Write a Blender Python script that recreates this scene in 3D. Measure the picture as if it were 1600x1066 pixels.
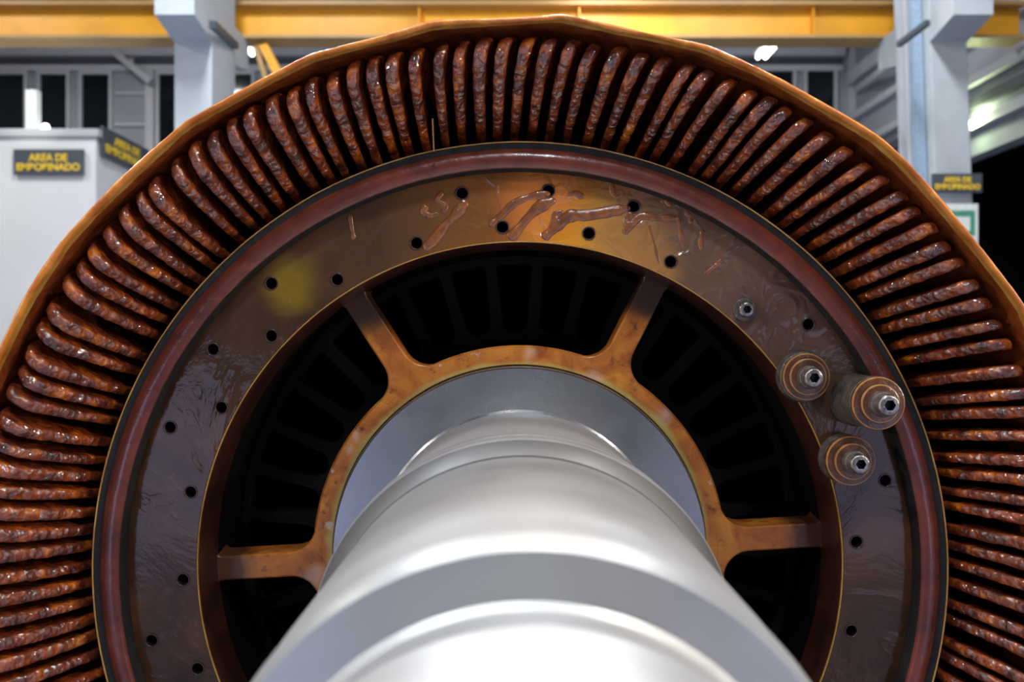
import bpy, bmesh, math, random
from mathutils import Vector, Matrix, noise
S = bpy.context.scene
C = S.collection
for o in list(bpy.data.objects): bpy.data.objects.remove(o)
PI = math.pi
rad = math.radians
random.seed(7)

# ---------------------------------------------------------------- camera, world, light, exposure
AZ = 0.805                       # height of the rotor axis over the floor
CX, CY, CZ = -0.0125, -1.4, AZ + 0.349
cam = bpy.data.cameras.new('camera'); co = bpy.data.objects.new('camera', cam); C.objects.link(co)
co.location = (CX, CY, CZ); co.rotation_euler = (PI/2, 0, 0)
cam.sensor_width = 36; cam.lens = 31.5; cam.clip_start = 0.02; cam.clip_end = 100
cam.dof.use_dof = True; cam.dof.focus_distance = 1.37; cam.dof.aperture_fstop = 4.2
S.camera = co
S.view_settings.view_transform = 'Standard'; S.view_settings.look = 'None'
S.view_settings.exposure = 0.0; S.view_settings.gamma = 1.0; S.view_settings.use_curve_mapping = False
w = bpy.data.worlds.new('night'); S.world = w; w.use_nodes = True
w.node_tree.nodes['Background'].inputs[0].default_value = (0.10, 0.13, 0.2, 1)
w.node_tree.nodes['Background'].inputs[1].default_value = 0.05
def P(px, py, d):                # point seen at pixel (px, py) of the photograph at distance d along the view
    return Vector((CX + (px-800)/1400*d, CY + d, CZ + (533-py)/1400*d))
def area(name, loc, target, size, power, color=(1, 1, 1), sy=None):
    l = bpy.data.lights.new(name, 'AREA'); l.energy = power; l.color = color; l.size = size
    if sy: l.shape = 'RECTANGLE'; l.size_y = sy
    o = bpy.data.objects.new(name, l); C.objects.link(o); o.location = loc
    o.rotation_euler = (Vector(target)-Vector(loc)).to_track_quat('-Z', 'Y').to_euler(); return o
# ceiling luminaires of the hall, last two added unseen to brighten the far wall: (x, y, z, width, length, watts, colour)
CEIL = 6.6
LAMPS = [(0.25, 1.9, 4.3, .25, 1.1, 52, (1, .93, .84)), (-2.6, -0.6, 6.0, .22, 1.2, 120, (.86, .92, 1)),
         (2.6, -0.6, 6.0, .22, 1.2, 110, (1, .93, .84)), (-2.4, 4.6, 6.0, .4, 1.5, 210, (.92, .96, 1)),
         (2.6, 4.6, 6.0, .4, 1.5, 190, (.92, .96, 1)), (0.2, -3.6, 5.2, .3, 1.2, 120, (.8, .88, 1)),
         (-6.3, 5.2, 5.6, .4, 1.2, 110, (1, .97, .9)), (0.9, 6.6, 4.9, .3, .9, 60, (1, .95, .82)),
         (-0.35, -1.1, 4.6, .12, .7, 30, (1, .95, .88)), (-5.0, -2.6, 5.0, .2, .9, 150, (1, .96, .92)),
         (4.3, -2.6, 5.0, .2, .9, 150, (1, .90, .80)),
         (-5.4, 8.6, 6.0, .3, 1.2, 130, (.95, .97, 1)), (2.6, 9.4, 6.0, .3, 1.2, 70, (.95, .97, 1))]
# unseen fill lamps added low down for glints, corbel undersides and cool sheen, (position, aim, size, watts, colour)
FILLS = [((-5.2, -2.2, 2.3), (0, 0, .9), .28, 70, (1, .95, .90)), ((4.4, -2.0, 2.2), (0, 0, .9), .28, 70, (1, .88, .76)),
          ((-1.0, 3.2, .5), (-.6, 7.0, 4.2), .4, 60, (.66, .77, 1)), ((-1.9, -3.4, .5), (-.5, 0, .7), 1.0, 7, (.5, .58, 1)), ((2.1, -3.2, .5), (.5, 0, .7), 1.0, 5, (.55, .55, 1))]
for p, q, a, e, c in FILLS: area('fill_light', p, q, a, e, c)
for i, (x, y, z, a, b, p, c) in enumerate(LAMPS):
    area('lamp_light', (x, y, z-.03), (x, y, 0), a, p, c, b)

# ---------------------------------------------------------------- helpers
def obj(name, me, mat=None, parent=None):
    if isinstance(me, bmesh.types.BMesh):
        bm = me; me = bpy.data.meshes.new(name); bm.to_mesh(me); bm.free()
    if mat is not None:
        for m in (mat if isinstance(mat, (list, tuple)) else [mat]): me.materials.append(m)
    o = bpy.data.objects.new(name, me); C.objects.link(o)
    if parent: o.parent = parent
    return o
def tag(o, label=None, cat=None, group=None, kind=None):
    if label: o['label'] = label
    if cat: o['category'] = cat
    if group: o['group'] = group
    if kind: o['kind'] = kind
    return o
def struct(name, bm, mat): return tag(obj(name, bm, mat), kind='structure')
def thing(name, label, cat, loc=(0, 0, 0), group=None):
    o = bpy.data.objects.new(name, None); C.objects.link(o); o.location = loc; o.empty_display_size = .1
    return tag(o, label, cat, group)
def local(bm, root):             # move world-coordinate geometry into a root's own space
    bmesh.ops.translate(bm, verts=bm.verts, vec=-Vector(root.location)); return bm
def box(bm, a, b, bev=0):
    x0, y0, z0 = a; x1, y1, z1 = b
    r = bmesh.ops.create_cube(bm, size=1); vs = r['verts']
    for v in vs: v.co = Vector(((x0+x1)/2+v.co.x*(x1-x0), (y0+y1)/2+v.co.y*(y1-y0), (z0+z1)/2+v.co.z*(z1-z0)))
    if bev:
        es = list({e for v in vs for e in v.link_edges})
        bmesh.ops.bevel(bm, geom=es, offset=bev, segments=2, affect='EDGES', profile=.6)
    return bm
def prism(bm, pts, off):         # polygon pts (3D) extruded by vector off
    a = [bm.verts.new(p) for p in pts]; b = [bm.verts.new(Vector(p)+Vector(off)) for p in pts]
    n = len(pts); bm.faces.new(a); bm.faces.new(b[::-1])
    for i in range(n): bm.faces.new((a[i], b[i], b[(i+1) % n], a[(i+1) % n]))
    bmesh.ops.recalc_face_normals(bm, faces=bm.faces); return bm
def bar(bm, p, q, wd, ht=None, up=(0, 0, 1)):
    p, q = Vector(p), Vector(q); ht = ht or wd; d = (q-p).normalized(); s = d.cross(Vector(up)).normalized(); u = s.cross(d)
    c = [s*wd/2+u*ht/2, -s*wd/2+u*ht/2, -s*wd/2-u*ht/2, s*wd/2-u*ht/2]
    return prism(bm, [p+k for k in c], q-p)
def lathe(prof, n=192, cx=0, cz=AZ, closed=False, wob=None, mats=None, smooth=True, axis_y=0):
    bm = bmesh.new(); rings = []
    for j, (r, y) in enumerate(prof):
        ring = []
        for i in range(n):
            t = 2*PI*i/n; rr, yy = (r, y) if wob is None else wob(r, y, t, j)
            ring.append(bm.verts.new((cx+rr*math.cos(t), yy+axis_y, cz+rr*math.sin(t))))
        rings.append(ring)
    m = len(prof)
    for j in range(m if closed else m-1):
        a, b = rings[j], rings[(j+1) % m]
        for i in range(n):
            f = bm.faces.new((a[i], a[(i+1) % n], b[(i+1) % n], b[i])); f.smooth = smooth
            if mats: f.material_index = mats[j]
    if not closed:
        for ring, r in ((rings[0], prof[0][0]), (rings[-1], prof[-1][0])):
            if r < .002: bm.faces.new(ring)
    bmesh.ops.recalc_face_normals(bm, faces=bm.faces)
    return bm
def sharp(o, deg=35):            # crease the hard edges of a smooth-shaded mesh
    me = o.data; bm = bmesh.new(); bm.from_mesh(me)
    for e in bm.edges:
        if len(e.link_faces) == 2 and e.calc_face_angle(0) > rad(deg): e.smooth = False
    bm.to_mesh(me); bm.free(); return o
def plate2d(name, loops, depth, bev, mat, parent, y, res=2):
    """flat plate facing -Y cut from closed loops of (x, z) points, front face at y"""
    cu = bpy.data.curves.new('tmp', 'CURVE'); cu.dimensions = '2D'; cu.fill_mode = 'BOTH'
    for L in loops:
        sp = cu.splines.new('POLY'); sp.points.add(len(L)-1); sp.use_cyclic_u = True
        for p, (x, z) in zip(sp.points, L): p.co = (x, z, 0, 1)
    cu.extrude = depth/2-bev; cu.bevel_depth = bev; cu.bevel_resolution = res; cu.offset = -bev
    t = bpy.data.objects.new('tmp', cu); C.objects.link(t)
    dg = bpy.context.evaluated_depsgraph_get(); me = bpy.data.meshes.new_from_object(t.evaluated_get(dg))
    bpy.data.objects.remove(t)
    me.materials.clear()
    M = Matrix(((1, 0, 0, 0), (0, 0, -1, y+depth/2), (0, 1, 0, AZ), (0, 0, 0, 1)))
    me.transform(M)
    bm = bmesh.new(); bm.from_mesh(me); bmesh.ops.remove_doubles(bm, verts=bm.verts, dist=1e-5)
    bmesh.ops.recalc_face_normals(bm, faces=bm.faces)
    for f in bm.faces: f.smooth = abs(f.normal.y) < .98
    bm.to_mesh(me); bm.free()
    return sharp(obj(name, me, mat, parent), 40)
def circ(r, n, cx=0, cz=0): return [(cx+r*math.cos(2*PI*i/n), cz+r*math.sin(2*PI*i/n)) for i in range(n)]

# ---------------------------------------------------------------- materials
class NT:
    def __init__(s, name):
        s.m = bpy.data.materials.new(name); s.m.use_nodes = True; s.t = s.m.node_tree
        s.b = s.t.nodes['Principled BSDF']; s.co = s.n('ShaderNodeTexCoord')
    def n(s, ty, **k):
        x = s.t.nodes.new(ty)
        for a, v in k.items(): setattr(x, a, v)
        return x
    def l(s, a, b): s.t.links.new(a, b)
    def noise(s, scale, detail=4, rough=.55, vec=None, dist=0):
        x = s.n('ShaderNodeTexNoise'); x.inputs['Scale'].default_value = scale; x.inputs['Detail'].default_value = detail
        x.inputs['Roughness'].default_value = rough; x.inputs['Distortion'].default_value = dist
        s.l(vec or s.co.outputs['Object'], x.inputs['Vector']); return x.outputs['Fac']
    def ramp(s, fac, stops, interp='LINEAR'):
        x = s.n('ShaderNodeValToRGB'); e = x.color_ramp.elements; x.color_ramp.interpolation = interp
        while len(e) < len(stops): e.new(.5)
        for q, (p, c) in zip(e, stops):
            q.position = p; q.color = (c[0], c[1], c[2], 1) if hasattr(c, '__len__') else (c, c, c, 1)
        s.l(fac, x.inputs[0]); return x.outputs[0]
    def mix(s, fac, a, b, mode='MIX'):
        x = s.n('ShaderNodeMix', data_type='RGBA', blend_type=mode)
        for sock, v in ((x.inputs[0], fac), (x.inputs[6], a), (x.inputs[7], b)):
            if hasattr(v, 'links'): s.l(v, sock)
            elif hasattr(v, '__len__'): sock.default_value = (*v[:3], 1)
            else: sock.default_value = v
        return x.outputs[2]
    def math(s, op, a, b=0.0, c=0.0, clamp=False):
        x = s.n('ShaderNodeMath', operation=op); x.use_clamp = clamp
        for sock, v in zip(x.inputs, (a, b, c)):
            if hasattr(v, 'links'): s.l(v, sock)
            else: sock.default_value = v
        return x.outputs[0]
    def bump(s, h, st=.3, dist=.002, nrm=None, coat=False):
        x = s.n('ShaderNodeBump'); x.inputs['Strength'].default_value = st; x.inputs['Distance'].default_value = dist
        s.l(h, x.inputs['Height'])
        if nrm: s.l(nrm, x.inputs['Normal'])
        s.l(x.outputs[0], s.b.inputs['Normal'])
        if coat: s.l(x.outputs[0], s.b.inputs['Coat Normal'])
        return x.outputs[0]
    def set(s, **k):
        for a, v in k.items():
            sock = s.b.inputs[a.replace('_', ' ')]
            if hasattr(v, 'links'): s.l(v, sock)
            elif hasattr(v, '__len__'): sock.default_value = (*v[:3], 1)
            else: sock.default_value = v
        return s
    def spot(s, x, z, r, soft=.5, wob=.03):     # soft patch mask around a point of the rotor face
        g = s.n('ShaderNodeNewGeometry'); nn = s.n('ShaderNodeTexNoise'); nn.inputs['Scale'].default_value = 14
        s.l(g.outputs['Position'], nn.inputs['Vector'])
        v = s.n('ShaderNodeVectorMath', operation='SUBTRACT'); s.l(nn.outputs['Color'], v.inputs[0]); v.inputs[1].default_value = (.5, .5, .5)
        v2 = s.n('ShaderNodeVectorMath', operation='MULTIPLY_ADD'); s.l(v.outputs[0], v2.inputs[0]); v2.inputs[1].default_value = (wob*2, 0, wob*2)
        s.l(g.outputs['Position'], v2.inputs[2])
        sub = s.n('ShaderNodeVectorMath', operation='SUBTRACT'); s.l(v2.outputs[0], sub.inputs[0]); sub.inputs[1].default_value = (x, 0, z+AZ)
        mu = s.n('ShaderNodeVectorMath', operation='MULTIPLY'); s.l(sub.outputs[0], mu.inputs[0]); mu.inputs[1].default_value = (1/r, 0, 1/r)
        ln = s.n('ShaderNodeVectorMath', operation='LENGTH'); s.l(mu.outputs[0], ln.inputs[0])
        mr = s.n('ShaderNodeMapRange'); mr.interpolation_type = 'SMOOTHSTEP'; s.l(ln.outputs['Value'], mr.inputs[0])
        mr.inputs[1].default_value = 1+soft; mr.inputs[2].default_value = 1-soft; mr.inputs[3].default_value = 0; mr.inputs[4].default_value = 1
        return mr.outputs[0]
def simple(name, col, rough=.6, metal=0, bump=0, scale=30, var=.12, coat=0, spec=.5):
    t = NT(name); n = t.noise(scale)
    t.set(Base_Color=t.ramp(n, [(.3, [c*(1-var) for c in col]), (.7, [min(1, c*(1+var)) for c in col])]), Roughness=rough, Metallic=metal, Coat_Weight=coat, Specular_IOR_Level=spec)
    if bump: t.bump(n, bump)
    return t.m
def emis(name, col, st):
    t = NT(name); t.set(Base_Color=(.8, .8, .8), Emission_Color=col, Emission_Strength=st); return t.m

def coil_mat():
    t = NT('coil_varnish')
    n1 = t.noise(38, 5, .65); n2 = t.noise(190, 3, .6); n3 = t.noise(12, 2)
    col = t.ramp(n1, [(.32, (.022, .005, .003)), (.44, (.12, .018, .004)), (.56, (.36, .062, .004)), (.70, (.85, .24, .006))])
    col = t.mix(t.ramp(n3, [(.45, 0), (.75, .5)]), col, (.09, .024, .018))
    inf = t.n('ShaderNodeObjectInfo')
    col = t.mix(t.ramp(inf.outputs['Random'], [(0, 0), (1, .35)]), col, (.12, .032, .018))
    t.set(Base_Color=col, Roughness=.45, Coat_Weight=1.0, Coat_Roughness=.045, Coat_IOR=1.95, Specular_IOR_Level=.35)
    h = t.math('ADD', t.math('MULTIPLY', n2, .10), t.noise(105, 1, .4))
    bn = t.bump(h, .25, .003)
    cb = t.n('ShaderNodeBump'); cb.inputs['Strength'].default_value = 1; cb.inputs['Distance'].default_value = .006; t.l(h, cb.inputs['Height']); t.l(cb.outputs[0], t.b.inputs['Coat Normal'])
    return t.m
def plate_mat():
    t = NT('end_plate_varnish')
    n1 = t.noise(7, 5, .6, dist=.8); n2 = t.noise(34, 4, .6, dist=1.5); n3 = t.noise(200, 2)
    col = t.ramp(n1, [(.32, (.026, .011, .004)), (.50, (.055, .021, .006)), (.68, (.10, .036, .012))])
    col = t.mix(t.ramp(n2, [(.58, 0), (.74, .5)]), col, (.11, .055, .038))
    # amber, orange and paler brown patches at set places on the plate
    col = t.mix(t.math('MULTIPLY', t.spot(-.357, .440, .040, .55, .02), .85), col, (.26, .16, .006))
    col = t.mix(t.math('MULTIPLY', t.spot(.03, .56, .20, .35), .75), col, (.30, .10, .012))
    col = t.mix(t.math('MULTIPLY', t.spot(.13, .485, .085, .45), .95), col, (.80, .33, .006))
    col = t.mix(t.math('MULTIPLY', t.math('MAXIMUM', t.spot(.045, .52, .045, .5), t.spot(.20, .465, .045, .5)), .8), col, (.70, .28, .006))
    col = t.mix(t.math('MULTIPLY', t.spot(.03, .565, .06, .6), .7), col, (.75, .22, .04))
    col = t.mix(t.math('MULTIPLY', t.spot(.25, .50, .14, .3), .6), col, (.24, .13, .08))
    col = t.mix(t.math('MULTIPLY', t.spot(.42, .38, .13, .4), .5), col, (.17, .085, .06))
    col = t.mix(t.math('MULTIPLY', t.spot(-.20, .50, .12, .5), .45), col, (.12, .06, .02))
    t.set(Base_Color=col, Roughness=.5, Coat_Weight=.5, Coat_Roughness=.10, Specular_IOR_Level=.25)
    rid = t.n('ShaderNodeTexNoise'); rid.inputs['Scale'].default_value = 7; rid.inputs['Detail'].default_value = 3; rid.inputs['Distortion'].default_value = 1.4
    t.l(t.co.outputs['Object'], rid.inputs['Vector'])
    ridge = t.ramp(rid.outputs['Fac'], [(.40, 0), (.48, .6), (.50, 1), (.52, .6), (.60, 0)])
    h = t.math('ADD', t.math('MULTIPLY', t.math('MULTIPLY', ridge, t.ramp(t.noise(4, 2), [(.46, 0), (.60, 1)])), .32), t.math('ADD', t.math('MULTIPLY', n3, .04), t.math('MULTIPLY', n1, .9)))
    rel = t.math('MULTIPLY', t.ramp(t.noise(17, 2, .4, dist=.9), [(.38, 0), (.48, 1), (.60, .35), (.75, .8)]), t.math('MAXIMUM', t.spot(.12, .56, .20, .4), t.spot(.33, .46, .15, .4)))
    h = t.math('ADD', h, t.math('MULTIPLY', rel, 1.1))
    t.bump(h, .45, .005, coat=True)
    return t.m
def ring_mat(name, a, b, rough=.35, coat=.6, scale=14, bump=.4):
    t = NT(name); n1 = t.noise(scale, 5, .62, dist=.6); n2 = t.noise(120, 3)
    col = t.ramp(n1, [(.35, a), (.65, b)])
    t.set(Base_Color=col, Roughness=rough, Coat_Weight=coat, Coat_Roughness=.15)
    t.bump(t.math('ADD', n1, t.math('MULTIPLY', n2, .25)), bump, .004, coat=True); return t.m
def spider_mat():
    t = NT('hub_orange_varnish')
    n1 = t.noise(16, 5, .6, dist=1); n2 = t.noise(45, 5, .7)
    col = t.ramp(n1, [(.3, (.30, .075, .012)), (.5, (.48, .15, .022)), (.68, (.62, .24, .03))])
    col = t.mix(t.ramp(n2, [(.575, 0), (.69, .85)]), col, (.045, .016, .010))
    col = t.mix(t.math('MULTIPLY', t.spot(.20, .425, .035, .5), .85), col, (.04, .018, .012))
    col = t.mix(t.math('MULTIPLY', t.spot(-.235, .42, .05, .5), .9), col, (.045, .02, .012))
    col = t.mix(t.math('MULTIPLY', t.spot(.222, .46, .06, .4), .9), col, (.06, .03, .022))
    g = t.n('ShaderNodeNewGeometry'); sp = t.n('ShaderNodeSeparateXYZ'); t.l(g.outputs['Position'], sp.inputs[0])
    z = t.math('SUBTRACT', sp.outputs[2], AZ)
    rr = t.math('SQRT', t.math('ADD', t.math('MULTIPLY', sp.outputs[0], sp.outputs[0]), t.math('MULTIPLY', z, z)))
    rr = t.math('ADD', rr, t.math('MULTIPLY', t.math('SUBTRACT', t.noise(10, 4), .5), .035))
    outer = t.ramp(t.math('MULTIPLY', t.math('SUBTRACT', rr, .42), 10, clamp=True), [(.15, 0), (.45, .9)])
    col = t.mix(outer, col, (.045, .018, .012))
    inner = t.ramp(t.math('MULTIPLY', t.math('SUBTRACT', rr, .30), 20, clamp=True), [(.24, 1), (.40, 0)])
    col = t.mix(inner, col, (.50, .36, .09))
    for sx, sz, sr in ((.025, .318, .010), (.120, .283, .014), (.240, .228, .013), (-.262, .196, .007), (-.272, .176, .008), (-.335, -.045, .014)):
        col = t.mix(t.math('MULTIPLY', t.spot(sx, sz, sr, .9, .03), .5), col, (.68, .46, .34))
    scuff = t.ramp(t.noise(22, 5, .7), [(.63, 0), (.69, .8)])
    lim = t.ramp(t.math('MULTIPLY', t.math('SUBTRACT', rr, .30), 10, clamp=True), [(.38, 1), (.5, 0)])
    col = t.mix(t.math('MULTIPLY', scuff, lim), col, (.66, .5, .42))
    t.set(Base_Color=col, Roughness=.42, Coat_Weight=.3, Coat_Roughness=.2, Specular_IOR_Level=.3)
    t.bump(n2, .25, .002, coat=True); return t.m
def shaft_mat(name, col, rough, metal=1.0, streak=1.0):
    t = NT(name)
    mp = t.n('ShaderNodeMapping'); mp.inputs['Scale'].default_value = (2, 160, 2); t.l(t.co.outputs['Object'], mp.inputs[0])
    n = t.noise(1.0, 4, .6, vec=mp.outputs[0]); n2 = t.noise(9, 4, .6)
    f = t.mix(t.ramp(n, [(.3, .15), (.7, .0)]), col, [c*.72 for c in col])
    f = t.mix(t.ramp(n2, [(.50, 0), (.75, .22)]), f, [c*.6 for c in col])
    t.set(Base_Color=f, Metallic=metal, Roughness=t.ramp(n2, [(.3, rough-.05), (.7, rough+.07)]))
    t.bump(n, .06*streak, .001); return t.m

M = dict(
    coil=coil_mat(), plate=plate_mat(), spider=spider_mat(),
    red=ring_mat('hoop_red', (.085, .014, .008), (.20, .035, .016), .36, .6),
    dark=ring_mat('groove_dark', (.004, .004, .004), (.014, .011, .010), .8, .03, 40, .6),
    gold=ring_mat('gold_edge', (.35, .16, .02), (.55, .30, .06), .35, .5),
    bore=ring_mat('bore_brown', (.022, .007, .006), (.06, .016, .010), .38, .5),
    rim=ring_mat('band_orange', (.50, .12, .012), (.82, .30, .03), .38, .6, 20, .8),
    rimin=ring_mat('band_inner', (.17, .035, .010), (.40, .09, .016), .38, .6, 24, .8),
    ochre=ring_mat('band_edge_ochre', (.42, .17, .02), (.62, .36, .08), .4, .4, 20, .5),
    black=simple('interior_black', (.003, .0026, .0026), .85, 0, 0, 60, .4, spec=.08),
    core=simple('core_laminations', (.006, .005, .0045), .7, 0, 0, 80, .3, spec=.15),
    steel=shaft_mat('shaft_steel', (.52, .52, .525), .46, .75),
    steel2=shaft_mat('collar_steel', (.44, .455, .47), .26, .9, streak=.5),
    steel3=shaft_mat('shoulder_steel', (.50, .51, .51), .45, .8),
    steel4=shaft_mat('relief_steel', (.20, .20, .20), .5, .8),
    bolt=simple('bolt_steel', (.30, .28, .26), .28, .85, .5, 160, .5, .5),
    amber=ring_mat('washer_amber', (.05, .017, .008), (.15, .045, .012), .3, .9, 50, .5),
    washer_edge=ring_mat('washer_edge', (.30, .13, .03), (.48, .24, .06), .3, .8, 50, .3),
    grey=ring_mat('standoff_grey', (.05, .042, .035), (.13, .11, .09), .42, .5, 90, .7),
    drip=ring_mat('varnish_drip', (.16, .05, .018), (.36, .11, .022), .3, 1, 50, .5),
    hole=simple('hole_dark', (.006, .006, .007), .5),
    concrete=simple('painted_concrete', (.40, .44, .475), .6, 0, .2, 6, .06),
    yellow=simple('crane_yellow', (.78, .36, .012), .45, 0, 0, 3, .10),
    yelbrn=simple('crane_flange', (.42, .25, .08), .5, 0, 0, 3, .10),
    panel=simple('grey_panel', (.33, .35, .39), .6, 0, 0, 2, .06),
    panel2=simple('grey_frame', (.52, .53, .56), .5, 0, 0, 2, .06),
    dkpanel=simple('dark_recess', (.06, .065, .075), .6, 0, 0, 2, .1),
    white=simple('white_wall', (.64, .645, .65), .6, 0, 0, 1.2, .06),
    coping=simple('wall_coping', (.42, .43, .45), .55, 0, 0, 2, .05),
    sign=simple('sign_slate', (.05, .06, .075), .5, 0, 0, 4, .1),
    letter=simple('sign_yellow', (.72, .48, .03), .5, 0, 0, 8, .08),
    green=simple('poster_green', (.05, .27, .17), .5),
    paper=simple('poster_paper', (.68, .72, .70), .5),
    floor=simple('floor_paint', (.15, .165, .24), .5, 0, .1, 1.5, .12),
    ceil=simple('ceiling_sheet', (.20, .21, .23), .6, 0, 0, 1, .1),
    lampb=simple('lamp_housing', (.5, .52, .54), .4),
    lampe=emis('lamp_glow', (1, .98, .94), 9), cable=simple('cable_dark', (.04, .06, .08), .5),
    pipe=simple('conduit_blue', (.25, .34, .45), .5), copper=simple('copper_wire', (.75, .35, .12), .3, .8),
)
gt = NT('window_glass_night'); gt.set(Base_Color=(.006, .009, .012), Roughness=.08, Specular_IOR_Level=.5); M['glass'] = gt.m

# ---------------------------------------------------------------- hall
X0, X1, Y0, Y1 = -9.0, 5.3, -6.0, 12.6
bm = bmesh.new(); box(bm, (X0-.2, Y0-.2, -.2), (X1+4.5, Y1+.2, 0)); struct('floor', bm, M['floor'])
bm = bmesh.new(); box(bm, (X0-.2, Y0-.2, CEIL), (X1+.2, Y1+.2, CEIL+.15))
for k in range(10): box(bm, (X0, -5.5+k*1.9, CEIL-.18), (X1, -5.4+k*1.9, CEIL-.001))
struct('ceiling', bm, M['ceil'])
D = Y1 - CY                       # distance of the far wall
def zat(py, d): return CZ + (533-py)/1400*d
def xat(px, d): return CX + (px-800)/1400*d
bm = bmesh.new()
box(bm, (X0-.2, Y1, 0), (X1+.2, Y1+.2, CEIL)); struct('wall_back', bm, M['panel'])
bm = bmesh.new(); box(bm, (X0-.2, Y0, 0), (X0, Y1, CEIL)); struct('wall_left', bm, M['panel'])
bm = bmesh.new(); box(bm, (X0-.2, Y0-.2, 0), (X1+.2, Y0, CEIL)); struct('wall_front', bm, M['dkpanel'])
# right wall with the dark doorway
oy0, oy1, oz = 4.6, 10.3, CZ + 2.13
bm = bmesh.new()
box(bm, (X1, Y0, 0), (X1+.2, oy0, CEIL)); box(bm, (X1, oy1, 0), (X1+.2, Y1, CEIL)); box(bm, (X1, oy0, oz), (X1+.2, oy1, CEIL))
struct('wall_right', bm, M['panel'])
bm = bmesh.new()
box(bm, (X1+.2, oy0-.2, 0), (X1+4.3, oy0, oz+.4)); box(bm, (X1+.2, oy1, 0), (X1+4.3, oy1+.2, oz+.4)); box(bm, (X1+4.3, oy0-.2, 0), (X1+4.5, oy1+.2, oz+.4)); box(bm, (X1+.2, oy0-.2, oz+.4), (X1+4.5, oy1+.2, oz+.5))
struct('wall_annex', bm, M['black'])
# girts on the right wall (run away from the viewer)
def girt(n, z, h, t, mat):
    bm = bmesh.new(); box(bm, (X1-t, Y0+.1, z-h/2), (X1-.001, Y1-.13, z+h/2)); struct('trim_%d' % n, bm, mat)
girt(1, CZ+4.05, .20, .14, M['panel2']); girt(2, CZ+3.45, .10, .10, M['panel2']); girt(3, CZ+2.95, .10, .12, M['coping']); girt(4, CZ+2.70, .12, .08, M['dkpanel']); girt(5, CZ+2.45, .1, .1, M['panel2'])
# far wall: ledge, dark band, frames
t = 6
def strip(y0, y1, depth, mat, x0=None, x1=None):
    global t
    bm = bmesh.new(); box(bm, (X0 if x0 is None else xat(x0, D), Y1-depth, zat(y1, D)), (X1-.17 if x1 is None else xat(x1, D), Y1-.001, zat(y0, D)))
    o = struct('trim_%d' % t, bm, mat); t += 1; return o
strip(60, 92, .20, M['panel2']); strip(92, 104, .06, M['dkpanel']); strip(104, 113, .10, M['panel2'])
strip(212, 226, .12, M['coping'], x1=178)
strip(145, 149, .05, M['panel2'], 181, 230); strip(193, 198, .05, M['panel2'], 181, 230)
strip(113, 330, .14, M['panel2'], 232, 245); strip(60, 200, .14, M['panel2'], 1322, 1336)
strip(66, 113, .10, M['panel2'], 206, 212)
bm = bmesh.new(); bar(bm, P(157, 64, D-.25), P(236, 128, D-.25), .10); struct('trim_%d' % t, bm, M['panel2']); t += 1
bm = bmesh.new(); bar(bm, P(1340, 140, D-.3), P(1405, 92, D-2.5), .09); struct('trim_%d' % t, bm, M['panel2']); t += 1
def window(n, x0, x1, y0, y1):
    root = bpy.data.objects.new('window_%d' % n, None); C.objects.link(root); root.location = P((x0+x1)/2, y1, D-.1); tag(root, kind='structure')
    bm = bmesh.new(); z0, z1 = zat(y1, D), zat(y0, D); a, b = xat(x0, D), xat(x1, D); f = .05
    for q in (((a, z0), (a+f, z1)), ((b-f, z0), (b, z1)), ((a+f, z0), (b-f, z0+f)), ((a+f, z1-f), (b-f, z1))):
        box(bm, (q[0][0], Y1-.08, q[0][1]), (q[1][0], Y1-.002, q[1][1]))
    obj('window_frame', local(bm, root), M['panel2'], root)
    bm = bmesh.new(); box(bm, (a+f, Y1-.04, z0+f), (b-f, Y1-.02, z1-f)); obj('pane', local(bm, root), M['glass'], root)
window(1, -70, -16, 113, 211); window(2, -6, 46, 113, 211); window(3, 61, 112, 113, 211); window(4, 126, 178, 113, 211)
window(5, 246, 300, 113, 330); window(6, 350, 400, 113, 330); window(7, 1140, 1242, 104, 320); window(8, 1254, 1306, 104, 320)
# white partition room on the left
pd = 9.0; px1 = xat(150, pd); pz = zat(214, pd)
bm = bmesh.new(); box(bm, (X0, CY+pd, 0), (px1, CY+pd+2.6, pz)); struct('wall_partition', bm, M['white'])
bm = bmesh.new(); box(bm, (X0, CY+pd-.04, pz+.001), (px1+.04, CY+pd+2.62, pz+.075)); struct('trim_%d' % t, bm, M['coping']); t += 1

# concrete pillars with corbels
gz = zat(60, 9.0)
def pillar(label, x0, x1, d, dep, ztopc, corb, lean=0, side=1):
    root = thing('concrete_pillar', label, 'pillar', ((x0+x1)/2, CY+d+dep/2, 0))
    bm = bmesh.new(); box(bm, (x0, CY+d, 0), (x1, CY+d+dep, CEIL-.001), .012)
    g = 1 if lean >= 0 else -1
    for v in bm.verts: v.co.x += lean*(4.0-v.co.z)
    sh = obj('shaft', local(bm, root), M['concrete'], root)
    for nm, sgn in (('corbel', -1), ('corbel', 1)):
        bm = bmesh.new(); yf = CY+d if sgn < 0 else CY+d+dep
        zc = ztopc; pr = corb; top = zc+.9 if sgn < 0 else gz
        prism(bm, [(x0+lean*(4-zc), yf, zc-.085), (x0+lean*(4-zc), yf+sgn*pr, zc), (x0+lean*(4-zc), yf+sgn*pr, top), (x0+lean*(4-zc), yf, top)], (x1-x0, 0, 0))
        obj(nm, local(bm, root), M['concrete'], root)
    return root
d1 = 8.0
p1 = pillar('pale concrete pillar with a corbel, left of the rotor', xat(272, d1), xat(331, d1), d1, .68, CZ+(533-22)/1400*7.55, .44)
p2 = pillar('pale concrete pillar carrying a sign and blue conduit, right of the rotor', xat(1452, d1), xat(1510, d1), d1, .68, CZ+(533-22)/1400*7.55, .44, lean=.035)
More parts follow.
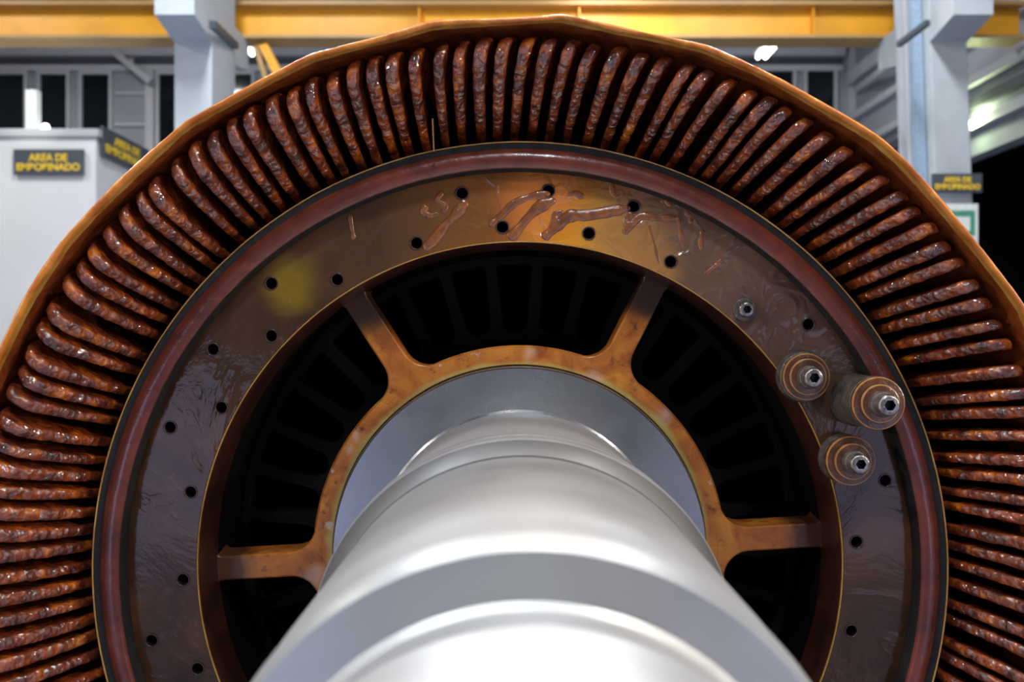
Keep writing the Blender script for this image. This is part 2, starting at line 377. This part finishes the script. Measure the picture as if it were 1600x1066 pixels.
# conduits down the left flank of the right pillar
for k, (yy, w_, mat) in enumerate(((.16, .09, M['pipe']), (.34, .05, M['panel2']), (.50, .06, M['concrete']))):
    xx = xat(1452, d1)-.03-w_*.3; bm = bmesh.new(); bar(bm, (xx+.035*4, CY+d1+yy, .0), (xx-.035*(CEIL-4.02), CY+d1+yy, CEIL-.02), w_, up=(0, 1, 0))
    obj('conduit', local(bm, p2), mat, p2)
bm = bmesh.new(); bar(bm, P(1404, 70, 7.9), P(1450, 35, 7.5), .045); obj('cable', local(bm, p2), M['cable'], p2)
bm = bmesh.new(); bar(bm, P(332, 38, 7.5), P(368, 72, 8.6), .06); obj('cable', local(bm, p1), M['cable'], p1)

# crane runway girder on the far corbels
gz = zat(60, 9.0)
root = thing('crane_girder', 'long yellow crane girder crossing the top of the picture behind the pillars', 'girder', (-1.5, CY+9.1, gz))
bm = bmesh.new(); box(bm, (X0+.01, CY+9.12, gz+.035), (X1-.15, CY+9.16, gz+.40)); obj('web', local(bm, root), M['yellow'], root)
bm = bmesh.new(); box(bm, (X0+.01, CY+8.98, gz+.002), (X1-.15, CY+9.28, gz+.035)); obj('bottom_flange', local(bm, root), M['yelbrn'], root)
bm = bmesh.new(); box(bm, (X0+.01, CY+8.98, gz+.335), (X1-.15, CY+9.28, gz+.375)); obj('top_flange', local(bm, root), M['yelbrn'], root)
for px in (655, 905, 1270):
    x = xat(px, 9.05); bm = bmesh.new(); box(bm, (x-.006, CY+9.02, gz+.035), (x+.006, CY+9.12, gz+.335)); obj('stiffener', local(bm, root), M['yellow'], root)
root = thing('crane_brace', 'yellow diagonal steel bars below the girder, right of the left pillar', 'brace', P(400, 60, 9.1))
for a, b, w_, m_ in (((412, 70), (452, 150), .09, 'yellow'), ((399, 69), (424, 150), .05, 'yelbrn')):
    bm = bmesh.new(); bar(bm, P(*a, 9.1), P(*b, 9.1), w_); obj('brace_bar', local(bm, root), M[m_], root)

# signs
def text_mesh(s, size, bold=.02):
    cu = bpy.data.curves.new('txt', 'FONT'); cu.body = s; cu.size = size; cu.align_x = 'CENTER'; cu.align_y = 'CENTER'; cu.extrude = .004; cu.offset = size*bold
    t_ = bpy.data.objects.new('txt', cu); C.objects.link(t_); dg = bpy.context.evaluated_depsgraph_get()
    me = bpy.data.meshes.new_from_object(t_.evaluated_get(dg)); bpy.data.objects.remove(t_); return me
def sign(label, loc, wd, ht, rz):
    root = thing('area_sign', label, 'sign', loc, 'hanging area signs'); root.rotation_euler = (0, 0, rz)
    bm = bmesh.new(); box(bm, (-wd/2, 0, -ht/2), (wd/2, .03, ht/2), .006); obj('sign_board', bm, M['sign'], root)
    for s, zz, fw in (('AREA DE', ht*.17, .55), ('EMBOBINADO', -ht*.20, .90)):
        me = text_mesh(s, ht*.42, .035); xs = [v.co.x for v in me.vertices]; k = wd*fw/(max(xs)-min(xs))
        ys = [v.co.y for v in me.vertices]; kz = ht*.30/(max(ys)-min(ys)); my = (max(ys)+min(ys))/2
        for v in me.vertices: v.co = Vector((v.co.x*k, -.004-v.co.z, zz+(v.co.y-my)*kz))
        me.materials.clear(); obj('lettering', me, M['letter'], root)
    return root
sw = 110/1400*(pd-.05); sh_ = 40/1400*(pd-.05)
sign('dark sign with two yellow lines on the front of the white partition', P(75.5, 253, pd-.05), sw, sh_, 0)
s2 = sign('dark sign slanting away on the flank of the partition, half behind the rotor rim', Vector((px1+.05, CY+pd+.62, zat(233, pd+.45))), 1.15, .30, PI/2)
sign('dark sign with yellow lettering low on the right pillar', P(1496, 286, 7.9), 78/1400*7.9, 30/1400*7.9, 0)
root = thing('wall_poster', 'white poster with green print under the sign on the right pillar', 'poster', P(1500, 375, 7.92))
bm = bmesh.new(); box(bm, (-.16, 0, -.40), (.16, .012, .32)); obj('sheet', bm, M['paper'], root)
for q in ((-.14, .21, .13, .26), (-.05, .04, .13, .08), (.09, .08, .13, .21), (-.1, -.14, .06, -.06), (-.1, -.26, .06, -.22)):
    bm = bmesh.new(); box(bm, (q[0], -.004, q[1]), (q[2], -.0002, q[3])); obj('printed_block', bm, M['green'], root)

# luminaires
def luminaire(label, x, y, z, a, b, group=None, drop=True):
    root = thing('ceiling_lamp', label, 'lamp', (x, y, z), group)
    bm = bmesh.new(); box(bm, (-a/2-.03, -b/2-.03, 0), (a/2+.03, b/2+.03, .08), .01); obj('housing', bm, M['lampb'], root)
    bm = bmesh.new(); box(bm, (-a/2, -b/2, -.012), (a/2, b/2, -.0005)); obj('diffuser', bm, M['lampe'], root)
    if drop and z < CEIL-.1:
        for s_ in (-1, 1):
            bm = bmesh.new(); bar(bm, (0, s_*b*.35, .08), (0, s_*b*.35, CEIL-z-.001), .012, up=(0, 1, 0)); obj('hanger', bm, M['cable'], root)
    return root
for p, q, a, e, c in FILLS:  # housings and stands for the added, unseen fill lamps
    d_ = (Vector(q)-Vector(p)).normalized(); root = thing('added_fill_lamp', 'square fill lamp on a stand, added out of sight', 'lamp', (p[0], p[1], 0), 'fill lamps added out of sight')
    Mx = Matrix.Translation(Vector((0, 0, p[2]))) @ d_.to_track_quat('-Z', 'Y').to_matrix().to_4x4()
    bm = box(bmesh.new(), (-a/2-.02, -a/2-.02, .012), (a/2+.02, a/2+.02, .10), .01); bmesh.ops.transform(bm, matrix=Mx, verts=bm.verts); obj('housing', bm, M['lampb'], root)
    bm = bmesh.new(); bar(bm, (0, 0, .0), (0, 0, p[2]-.08), .04, up=(0, 1, 0)); obj('stand', bm, M['cable'], root)
for x, y, z, a, b, p, c in LAMPS: luminaire('rectangular hall lamp, unseen, hung from the ceiling above the picture', x, y, z, a, b, 'hall lamps above the picture')
def tube_lamp(label, px, py, d, L, rz, tubes=2, rx=0):
    root = thing('tube_lamp', label, 'lamp', P(px, py, d)); root.rotation_euler = (rx, 0, rz)
    bm = bmesh.new(); box(bm, (-.10, -L/2, .02), (.10, L/2, .06), .008); obj('housing', bm, M['lampb'], root)
    for k in range(tubes):
        x = (k-(tubes-1)/2)*.10; bm = bmesh.new(); bmesh.ops.create_cone(bm, cap_ends=True, segments=12, radius1=.028, radius2=.028, depth=L*.96, matrix=Matrix.Translation((x, 0, -.012)) @ Matrix.Rotation(PI/2, 4, 'X'))
        obj('tube', bm, M['lampe'], root)
    bm = bmesh.new()
    bar(bm, (0, 0, .06), (0, 0, CEIL-root.location.z-.001), .02, up=(0, 1, 0)); obj('hanger', bm, M['cable'], root)
tube_lamp('bright twin tube lamp below the girder on the right', 1210, 65, 11.6, 1.25, 0)
tube_lamp('small bright lamp just right of the left pillar', 388, 76, 11.0, .35, 0, 1)
# lamp on the right wall that turns it green
root = thing('wall_lamp', 'greenish wall lamp peeping out behind the right pillar', 'lamp', P(1500, 188, 10.15))
bm = bmesh.new(); box(bm, (-.06, -.06, -.04), (.06, .06, .04), .01); obj('housing', bm, M['lampb'], root)
l = bpy.data.lights.new('wall_lamp_light', 'POINT'); l.energy = 30; l.color = (.80, 1, .55); l.shadow_soft_size = .06
o = bpy.data.objects.new('wall_lamp_light', l); C.objects.link(o); o.location = (.10, -.03, -.02); o.parent = root
root = thing('glow_stand_in', 'cream post made up for a bright streak at the dark windows', 'post', P(52, 214, 9.3))  # post stands in for a bright upright streak at the window glass
bm = bmesh.new(); h = 72/1400*9.3; box(bm, (-.058, -.05, 0), (.058, .05, h), .008); obj('post_body', bm, M['paper'], root)
l = bpy.data.lights.new('added_spot', 'SPOT'); l.energy = 130; l.color = (1, .98, .85); l.spot_size = rad(16); l.shadow_soft_size = .1  # unseen spot added only to make the stand-in post bright
o = bpy.data.objects.new('added_spot', l); C.objects.link(o); o.location = P(52, 120, 7.0); o.rotation_euler = (P(52, 178, 9.3)-o.location).to_track_quat('-Z', 'Y').to_euler()
root = thing('glow_bulb', 'small round glowing bulb made up for a bright spot at the windows', 'lamp', Vector((P(71, 196, 9.4).x, CY+9.4, pz+.076)))  # bulb stands in for a small bright spot at the window glass
bm = bmesh.new(); bmesh.ops.create_uvsphere(bm, u_segments=20, v_segments=12, radius=.04)
for v in bm.verts: v.co.z = v.co.z*1.2+.105
obj('bulb', bm, M['lampe'], root)
bm = bmesh.new(); bmesh.ops.create_cone(bm, cap_ends=True, segments=16, radius1=.02, radius2=.014, depth=.07, matrix=Matrix.Translation((0, 0, .035))); obj('socket', bm, M['lampb'], root)
root_b = bm = None

# ---------------------------------------------------------------- the rotor
R = thing('wound_rotor', 'large varnished copper-wound motor rotor lying with its steel shaft towards the viewer', 'rotor', (0, 0, 0))
F = lambda d: d + CY              # distance from the camera -> world y
# shaft
prof = [(.3075, .20), (.3075, F(1.468)), (.3060, F(1.464)), (.3040, F(1.462)), (.2370, F(1.460)), (.2330, F(1.457)), (.2315, F(1.450)), (.2315, F(1.10)),
        (.2330, F(1.085)), (.2395, F(1.070)), (.2400, F(1.062)), (.2395, F(1.052)), (.2365, F(1.050)), (.2365, F(1.040)), (.2395, F(1.038)),
        (.2405, F(1.032)), (.2405, F(1.010)), (.2385, F(1.002)), (.2235, F(.985)), (.2225, F(.975)), (.2225, F(.80)), (.2219, F(.795)), (.2219, F(.775)), (.2225, F(.77)),
        (.2225, F(.66)), (.2215, F(.652)), (.2215, F(.612)), (.2222, F(.607)), (.2222, F(.590)), (.2190, F(.572)), (.2160, F(.566)),
        (.186, F(.562)), (.1815, F(.556)), (.180, F(.545)), (.180, F(.20)), (.177, F(.19)), (.177, F(-.9)), (.0, F(-.9))]
mats = [1]*5 + [0]*5 + [2]*1 + [3]*3 + [0]*3 + [3]*2 + [0]*10 + [2]*3 + [0]*(len(prof)-1-32)
def refine(prof, mats, mx=.012):
    P2, M2 = [prof[0]], []
    for j in range(len(prof)-1):
        a, b = prof[j], prof[j+1]; n = 1
        for k in range(1, n+1): P2.append((a[0]+(b[0]-a[0])*k/n, a[1]+(b[1]-a[1])*k/n)); M2.append(mats[j])
    return P2, M2
prof = prof[:-1]; mats = mats[:-1]
o = obj('shaft', lathe(prof, 256, mats=mats), [M['steel'], M['steel2'], M['steel3'], M['steel4']], R); sharp(o, 28); o['label'] = 'bare machined steel shaft with stepped shoulders'
# hub ring
HY = F(1.483)
pr = [(.3085, HY+.004), (.3105, HY), (.3385, HY), (.3420, HY+.004), (.3420, HY+.30), (.3085, HY+.30)]
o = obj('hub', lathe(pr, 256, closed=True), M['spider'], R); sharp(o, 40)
pr = [(.3068, HY-.003), (.3088, HY-.003), (.3088, HY+.02), (.3068, HY+.02)]
obj('hub_seal', lathe(pr, 256, closed=True), M['dark'], R)
# six spokes with flared, filleted ends
def spoke(ang):
    u = Vector((math.cos(ang), math.sin(ang))); v = Vector((-u.y, u.x)); L, Rr = [], []
    w0, ri, ro, fl = .0205, .337, .512, .038
    side = []
    n = 10
    for k in range(n+1):          # inner fillet quarter
        a = k/n*PI/2; side.append((ri+.004+fl*(1-math.cos(a)), w0+fl*(1-math.sin(a))))
    for k in range(n+1):
        a = k/n*PI/2; f2 = .014; side.append((ro-.006-f2*(1-math.sin(a)), w0+f2*(1-math.cos(a))))
    pts = []
    for r, s in side:
        rr = r
        pts.append(u*rr+v*s)
    # follow the hub's curvature at the inner end
    def fix(r, s):
        if r < ri+.02: r = math.sqrt(max(r*r-s*s, .1)) if r*r > s*s else r
        return r
    up = [u*fix(r, s)+v*s for r, s in side]; dn = [u*fix(r, s)-v*s for r, s in side][::-1]
    inner = [u*math.sqrt(.325**2-(.05*q)**2)+v*(.05*q) for q in (-1, -.5, 0, .5, 1)]
    loop = [(p.x, p.y) for p in up+dn+inner]
    y = HY-.0006; bm = bmesh.new()
    A = [bm.verts.new((x, y, AZ+z)) for x, z in loop]; B = [bm.verts.new((x, y+.062, AZ+z)) for x, z in loop]
    n = len(loop); ff = bm.faces.new(A); bm.faces.new(B[::-1]); ed = list(ff.edges)
    for i in range(n): bm.faces.new((A[i], B[i], B[(i+1) % n], A[(i+1) % n]))
    bmesh.ops.recalc_face_normals(bm, faces=bm.faces)
    bmesh.ops.bevel(bm, geom=ed, offset=.0035, segments=3, affect='EDGES', profile=.5)
    for f in bm.faces: f.smooth = abs(f.normal.y) < .98
    return sharp(obj('spoke', bm, M['spider'], R), 50)
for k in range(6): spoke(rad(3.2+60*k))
# end plate with its bolt holes
hin = [(651, 380), (785, 355), (920, 365), (1048, 409), (527, 437), (424, 525), (346, 637), (298, 769), (286, 906), (1338, 847), (309, 1045), (1330, 986)]
hout = [(722, 302), (857, 298), (990, 323), (424, 443), (333, 546), (266, 668), (237, 1001), (1263, 507), (1383, 751)]
holes = [((x-812.5)/1000, (882-y)/1000) for x, y in hin+hout]
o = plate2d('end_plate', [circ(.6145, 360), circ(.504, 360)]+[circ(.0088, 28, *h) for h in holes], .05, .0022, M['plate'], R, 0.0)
o['label'] = 'flat brown varnished plate with drilled holes'
for h in holes:                   # the lip and dark bottom of each hole
    bm = lathe([(.0108, -.0012), (.0092, -.0022), (.0084, .0005), (.0083, .045), (.0001, .045)], 28, cx=h[0], cz=AZ+h[1], mats=[0, 0, 1, 1])
    bo = obj('bolt_hole', bm, [M['bore'], M['hole']], R)
pr = [(.5052, -.0004), (.5038, -.0004), (.5034, .001), (.5034, .004), (.5052, .004)]
obj('plate_edge_bead', lathe(pr, 320, closed=True), M['gold'], R)
pr = [(.5039, .004), (.5005, .02), (.5005, .088), (.5045, .14), (.5045, .22), (.56, .22), (.56, .052), (.5039, .052)]
o = obj('bore_ring', lathe(pr, 320, closed=True, mats=[0, 0, 1, 1, 1, 1, 1, 1]), [M['bore'], M['black']], R); sharp(o, 40)
# raised hoop around the plate: dark inner wall, red convex band, dark outer band, gold edge
def wob_h(r, y, t, j): 
    p = Vector((math.cos(t)*6, math.sin(t)*6, j*.2)); n = noise.noise(p); n2 = noise.noise(p*5)
    return r+.0008*n+.0005*n2, y+.0012*n+.0006*n2
pr = [(.614, .010), (.6125, -.004), (.6125, -.024), (.6135, -.029), (.6165, -.032), (.625, -.0345), (.634, -.0335), (.6405, -.0300), (.6435, -.0262),
      (.6450, -.0262), (.6500, -.0280), (.6525, -.0300), (.6533, -.0335), (.6540, -.0325), (.6540, .12), (.614, .12)]
mt = [1, 1, 1, 0, 0, 0, 0, 0, 1, 1, 1, 2, 2, 1, 1, 1]
o = obj('retaining_hoop', lathe(pr, 360, closed=True, wob=wob_h, mats=mt), [M['red'], M['dark'], M['gold']], R); o['label'] = 'dark red hoop around the plate with a thin gold edge'
# inner drum, slotted vent ring, core
pr = [(.5045, .22), (.505, 1.35), (.56, 1.35), (.56, .22)]
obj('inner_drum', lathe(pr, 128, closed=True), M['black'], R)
slots = []
for k in range(36):
    a = rad(91+10*k); u = Vector((math.cos(a), math.sin(a))); v = Vector((-u.y, u.x)); L = []
    for q in range(9): b = PI/2+q/8*PI; L.append(u*(.388+.0225*math.cos(b))+v*(.0225*math.sin(b)))
    L += [u*.482-v*.032, u*.488-v*.027, u*.488+v*.027, u*.482+v*.032]
    slots.append([(p.x, p.y) for p in L])
plate2d('vent_ring', [circ(.504, 180), circ(.345, 180)]+slots, .04, .002, M['core'], R, F(1.62))
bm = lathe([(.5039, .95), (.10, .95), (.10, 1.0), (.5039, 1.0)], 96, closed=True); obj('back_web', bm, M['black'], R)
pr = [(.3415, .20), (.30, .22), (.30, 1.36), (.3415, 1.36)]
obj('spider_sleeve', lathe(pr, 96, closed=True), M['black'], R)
pr = [(.56, .30), (.805, .30), (.805, 1.35), (.56, 1.35)]
obj('laminated_core', lathe(pr, 160, closed=True), M['core'], R)
pr = [(.56, .121), (.655, .121), (.655, .299), (.56, .299)]
obj('coil_support', lathe(pr, 160, closed=True), M['black'], R)

# coil end-windings: one mesh each
TIPX, TIPY = 813.6, 916.0
tips = [(1580, 547), (1565, 517), (1546, 483), (1531, 452), (1506, 417), (1489, 390), (1465, 361), (1442, 333), (1420, 310), (1392, 283), (1366, 263), (1337, 236), (1304, 214), (1272, 192), (1242, 171), (1215, 157),
        (1189, 141), (1154, 126), (1117, 112), (1089, 100), (1052, 90), (1017, 79), (980, 69), (941, 62), (907, 57), (872, 56), (838, 54), (802, 53), (767, 55), (735, 59), (702, 63), (661, 62), (625, 75), (591, 81), (561, 91), (529, 101), (492, 112), (462, 122), (430, 141),
        (395, 160), (367, 176), (336, 195), (307, 217), (277, 241), (240, 270), (220, 291), (195, 317), (170, 347), (145, 376), (122, 401), (105, 426), (80, 467), (60, 496), (40, 534), (27, 565), (12, 597), (0, 637)]
angs = [math.degrees(math.atan2(TIPY-y, x-TIPX)) for x, y in tips]
for y in (594.5, 628, 656, 689.5, 724.5, 753, 782, 809, 841, 870, 900, 927, 962, 988, 1025, 1050):
    dd = math.hypot(900-y, 687); r = .70+(dd-737)*(.085/125)
    angs.append(math.degrees(math.atan2(900-y, 687))-2.4*(.785-r)/.13)
a = min(angs)
for k in range(1, 5): angs.append(a-2.42*k)
a = max(x for x in angs)
for k in range(1, 20): angs.append(a+2.37*k)
angs.sort()
angs = angs[:100]
path0 = [(.585, .110), (.625, .075), (.655, .030), (.685, -.038), (.720, -.095), (.746, -.132), (.766, -.140), (.781, -.128), (.7890, -.098), (.791, -.04), (.791, .06), (.791, .30)]
def smooth_path(pts, n):
    V = [Vector(p) for p in pts]; out = []
    for i in range(len(V)-1):
        p0, p1, p2, p3 = V[max(i-1, 0)], V[i], V[i+1], V[min(i+2, len(V)-1)]
        m = max(2, int(round(n*(p2-p1).length/.45)))
        for k in range(m):
            s_ = k/m; out.append(.5*((2*p1)+(p2-p0)*s_+(2*p0-5*p1+4*p2-p3)*s_*s_+(3*p1-p0-3*p2+p3)*s_**3))
    out.append(V[-1]); return out
def coil(ang, i):
    rnd = random.Random(i*13+5)
    dy = rnd.uniform(-.004, .004); dr = rnd.uniform(-.004, .0); wj = rnd.uniform(.92, 1.10); sk = 2.4+rnd.uniform(-.25, .25)
    pth = smooth_path([(r+dr*max(0, min(1, (r-.64)/.12)), y+dy) for r, y in path0], 170)
    sec = []                       # cross-section: (side, back) unit coordinates; rounded front
    for q in range(11): b = -PI/2+q/10*PI; sec.append((math.copysign(abs(math.sin(b))**.8, math.sin(b))*.5, .09*(1-math.cos(b))))
    sec = sec+[(.5, .45), (.5, .7), (.47, .97), (.3, 1.0), (-.3, 1.0), (-.47, .97), (-.5, .7), (-.5, .45)]
    bm = bmesh.new(); rings = []; m = len(pth); s_len = 0
    for j, p in enumerate(pth):
        tn = (pth[min(j+1, m-1)]-pth[max(j-1, 0)]).normalized()
        nb = Vector((-tn.y, tn.x))   # towards the inside of the loop
        if nb.dot(Vector((.70, .12))-p) < 0: nb = -nb
        bk = Vector((.705, .16))-p; dist = bk.length; bk.normalize()
        if j: s_len += (p-pth[j-1]).length
        wd = (.0134+.0048*max(0, min(1, (p.x-.66)/.10)))*wj
        dep = min(.10, dist*.85) if p.y < .05 else .03
        tape = .0008*((s_len/.019+i*.37) % 1)
        uu = max(0, .791-p.x); th = rad(ang+1.25*(1-math.exp(-uu/.022))+(sk-1.25)*uu/.13)
        ring = []
        for (s_, f) in sec:
            q = Vector((p.x, p.y))+(bk if p.y < .10 else nb)*(dep*f)
            sd = s_*wd
            nn = noise.noise(Vector((s_len*55, s_*2+f*2, i*3.7))); n2 = noise.noise(Vector((s_len*150, s_*4+f*4, i*1.9)))
            k = 1+(.10*nn+.04*n2+tape*30)*(1 if f < .3 else .3)
            q2 = q - nb*(.0013*nn+.0005*n2+tape)
            r = q2.x; off = sd*k
            ring.append(bm.verts.new((r*math.cos(th)-off*math.sin(th), q2.y, AZ+r*math.sin(th)+off*math.cos(th))))
        rings.append(ring)
    n = len(sec)
    for j in range(m-1):
        for q in range(n):
            f = bm.faces.new((rings[j][q], rings[j][(q+1) % n], rings[j+1][(q+1) % n], rings[j+1][q])); f.smooth = True
    bm.faces.new(rings[0]); bm.faces.new(rings[-1]); bmesh.ops.recalc_face_normals(bm, faces=bm.faces)
    return obj('winding_coil', bm, M['coil'], R)
for i, a in enumerate(angs): coil(a, i)

# binding band around the coil tips: wavy wrapped edge
def wob_r(r, y, t, j):
    c = Vector((math.cos(t), math.sin(t), 0)); n = noise.noise(c*7+Vector((0, 0, j*.12))); n2 = noise.noise(c*22+Vector((3, 0, j*.3)))
    n3 = noise.noise(c*60+Vector((j*.9, 5, 0)))
    if y > .0: return r, y
    kk = (t*22/(2*PI)+.35*math.sin(t*3+1)) % 1; fac = .0045*(abs(kk-.5)*2)**2*(.5+noise.noise(Vector((int(t*22/(2*PI)), 3, 0)))+.5)
    return r+.0030*n+.0018*n2+.0007*n3+fac-.002, y+.006*noise.noise(c*5+Vector((9, 0, j*.1)))+.003*n2
pr = [(.7945, .299), (.7945, .02), (.7940, -.03), (.7935, -.08), (.7930, -.120), (.7905, -.143), (.7895, -.153), (.7912, -.158), (.7898, -.162), (.7912, -.167),
      (.7940, -.169), (.7975, -.166), (.7995, -.158), (.8005, -.13), (.801, -.05), (.802, .299)]
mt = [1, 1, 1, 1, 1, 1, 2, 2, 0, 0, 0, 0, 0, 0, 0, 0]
o = obj('binding_band', lathe(pr, 540, closed=True, wob=wob_r, mats=mt), [M['rim'], M['rimin'], M['ochre']], R); o['label'] = 'wavy orange resin-soaked band around the coil tips'

# studs and bolts
def disc(r, y0, y1, c, bev=.002, n=48, hole=0):
    pr = [(max(hole, .0001), y1), (max(hole, .0001), y0), (r-bev, y0), (r-bev*.3, y0+bev*.3), (r, y0+bev), (r, y1)]
    return lathe(pr, n, cx=c[0], cz=AZ+c[1], mats=[0, 0, 1, 1, 0])
def socket_head(r, y0, y1, c, parent, nm='socket_bolt', mat=None):
    """cap screw: domed head from y1 (back) to y0 (front) with a hex socket"""
    n = 48; hx = r*.52
    def hexr(t): a = (t % (PI/3))-PI/6; return hx*math.cos(PI/6)/math.cos(a)
    def wb(rr, y, t, j): return (hexr(t), y) if rr < 0 else (rr, y)
    pr = [(.0001, y0+r*.7), (-1, y0+r*.7), (-1, y0), (r*.78, y0), (r*.93, y0+r*.12), (r, y0+r*.35), (r, y1)]
    bm = lathe(pr, n, cx=c[0], cz=AZ+c[1], wob=wb, mats=[1, 1, 0, 0, 0, 0])
    o = obj(nm, bm, [mat or M['bolt'], M['hole']], parent); sharp(o, 40); return o
def stud(c, rb, layers, head, label):
    base = obj('terminal_stud', lathe([(rb*1.04, .0005), (rb*1.05, -.006), (rb, -.010), (rb, layers[0][1]+.001), (rb-.003, layers[0][1]-.001), (.0001, layers[0][1]-.001)], 64, cx=c[0], cz=AZ+c[1]), M['grey'], R)
    sharp(base, 40); base['label'] = label
    for r, y1, y0 in layers:
        o = obj('washer', disc(r, y0, y1-.0015, c, .0022, 56), [M['amber'], M['washer_edge']], base); sharp(o, 40)
    r, y1, y0 = head
    obj('bolt_collar', disc(r*1.08, y1-.012, y1-.0002, c, .003), [M['grey'], M['grey']], base)
    socket_head(r*.92, y0, y1-.011, c, base)
    return base
stud(((1252-812.5)/1000, (882-588)/1000), .0385, [(.0365, -.018, -.026), (.0285, -.027, -.034)], (.0165, -.034, -.062), 'short terminal stud nearest the bore')
stud(((1337-812.5)/1000, (882-624.5)/1000), .0395, [(.0392, -.080, -.0885), (.0285, -.089, -.096)], (.0175, -.096, -.128), 'tallest terminal stud on a long grey standoff')
stud(((1316-812.5)/1000, (882-715.5)/1000), .0365, [(.0380, -.028, -.037), (.0280, -.038, -.046)], (.0165, -.046, -.076), 'short terminal stud below the tall one')
c = ((1163-812.5)/1000, (882-484)/1000)
wsh = obj('plain_washer', disc(.0185, -.004, .0005, c, .0015), [M['grey'], M['grey']], R); socket_head(.0125, -.018, -.004, c, wsh)
# runs and drips of varnish on the plate
def run(pts, r, nm='varnish_run'):
    bm = bmesh.new(); V = [Vector(((x-812.5)/1000, 0, AZ+(882-y)/1000)) for x, y in pts]; C3 = []
    for i in range(len(V)-1):
        p0, p1, p2, p3 = V[max(i-1, 0)], V[i], V[i+1], V[min(i+2, len(V)-1)]
        for k in range(8):
            s_ = k/8; C3.append(.5*((2*p1)+(p2-p0)*s_+(2*p0-5*p1+4*p2-p3)*s_*s_+(3*p1-p0-3*p2+p3)*s_**3))
    C3.append(V[-1]); rings = []; m = len(C3)
    for j, p in enumerate(C3):
        tn = (C3[min(j+1, m-1)]-C3[max(j-1, 0)]).normalized(); sd = Vector((-tn.z, 0, tn.x))
        e = min(1, .25+j/3, .25+(m-1-j)/3); rr = r*1.3*e*(1+.55*noise.noise(p*70))
        rings.append([bm.verts.new(p+sd*(rr*math.cos(a))+Vector((0,   .0006-rr*.42*max(0, math.sin(a)), 0))) for a in [q/10*PI for q in range(11)]])
    for j in range(m-1):
        for q in range(10):
            f = bm.faces.new((rings[j][q], rings[j][q+1], rings[j+1][q+1], rings[j+1][q])); f.smooth = True
    bm.faces.new(rings[0]); bm.faces.new(rings[-1])
    for j in range(m-1): bm.faces.new((rings[j][0], rings[j+1][0], rings[j+1][10], rings[j][10]))
    bmesh.ops.recalc_face_normals(bm, faces=bm.faces); obj(nm, bm, M['drip'], R)
for pts, r in (([(728, 312), (715, 332), (697, 350), (680, 372), (662, 390)], .0065), ([(860, 303), (835, 306), (806, 316), (785, 335), (764, 354)], .005),
               ([(868, 312), (845, 322), (825, 340), (808, 360), (795, 374)], .0065), ([(985, 325), (955, 330), (920, 336), (890, 338), (868, 355), (848, 373)], .0065),
               ([(1062, 340), (1030, 341), (1003, 338), (985, 352), (974, 366)], .0045), ([(886, 306), (900, 302), (912, 310)], .0035),
               ([(668, 322), (660, 330), (672, 337), (684, 333)], .004), ([(692, 300), (683, 312), (697, 322), (690, 332)], .003),
               ([(1080, 350), (1078, 338), (1070, 330)], .004), ([(545, 335), (549, 355), (552, 375)], .0032), ([(956, 285), (958, 303), (968, 308)], .0035),
               ([(1098, 358), (1095, 375), (1096, 392)], .003), ([(1130, 405), (1115, 418), (1100, 430)], .003), ([(987, 332), (980, 345), (983, 352)], .0055),
               ([(1035, 318), (1038, 312), (1048, 322)], .003), ([(1060, 335), (1062, 360), (1068, 390)], .0025), ([(1013, 350), (1022, 380), (1030, 415)], .002),
               ([(776, 280), (778, 310), (782, 330)], .0016), ([(880, 330), (868, 336), (866, 350), (858, 362)], .005)):
    run(pts, r)
# loose copper wire end between two coils
bm = bmesh.new(); bar(bm, P(678, 236, 1.35), P(676, 186, 1.30), .0022); obj('wire_end', bm, M['copper'], R)
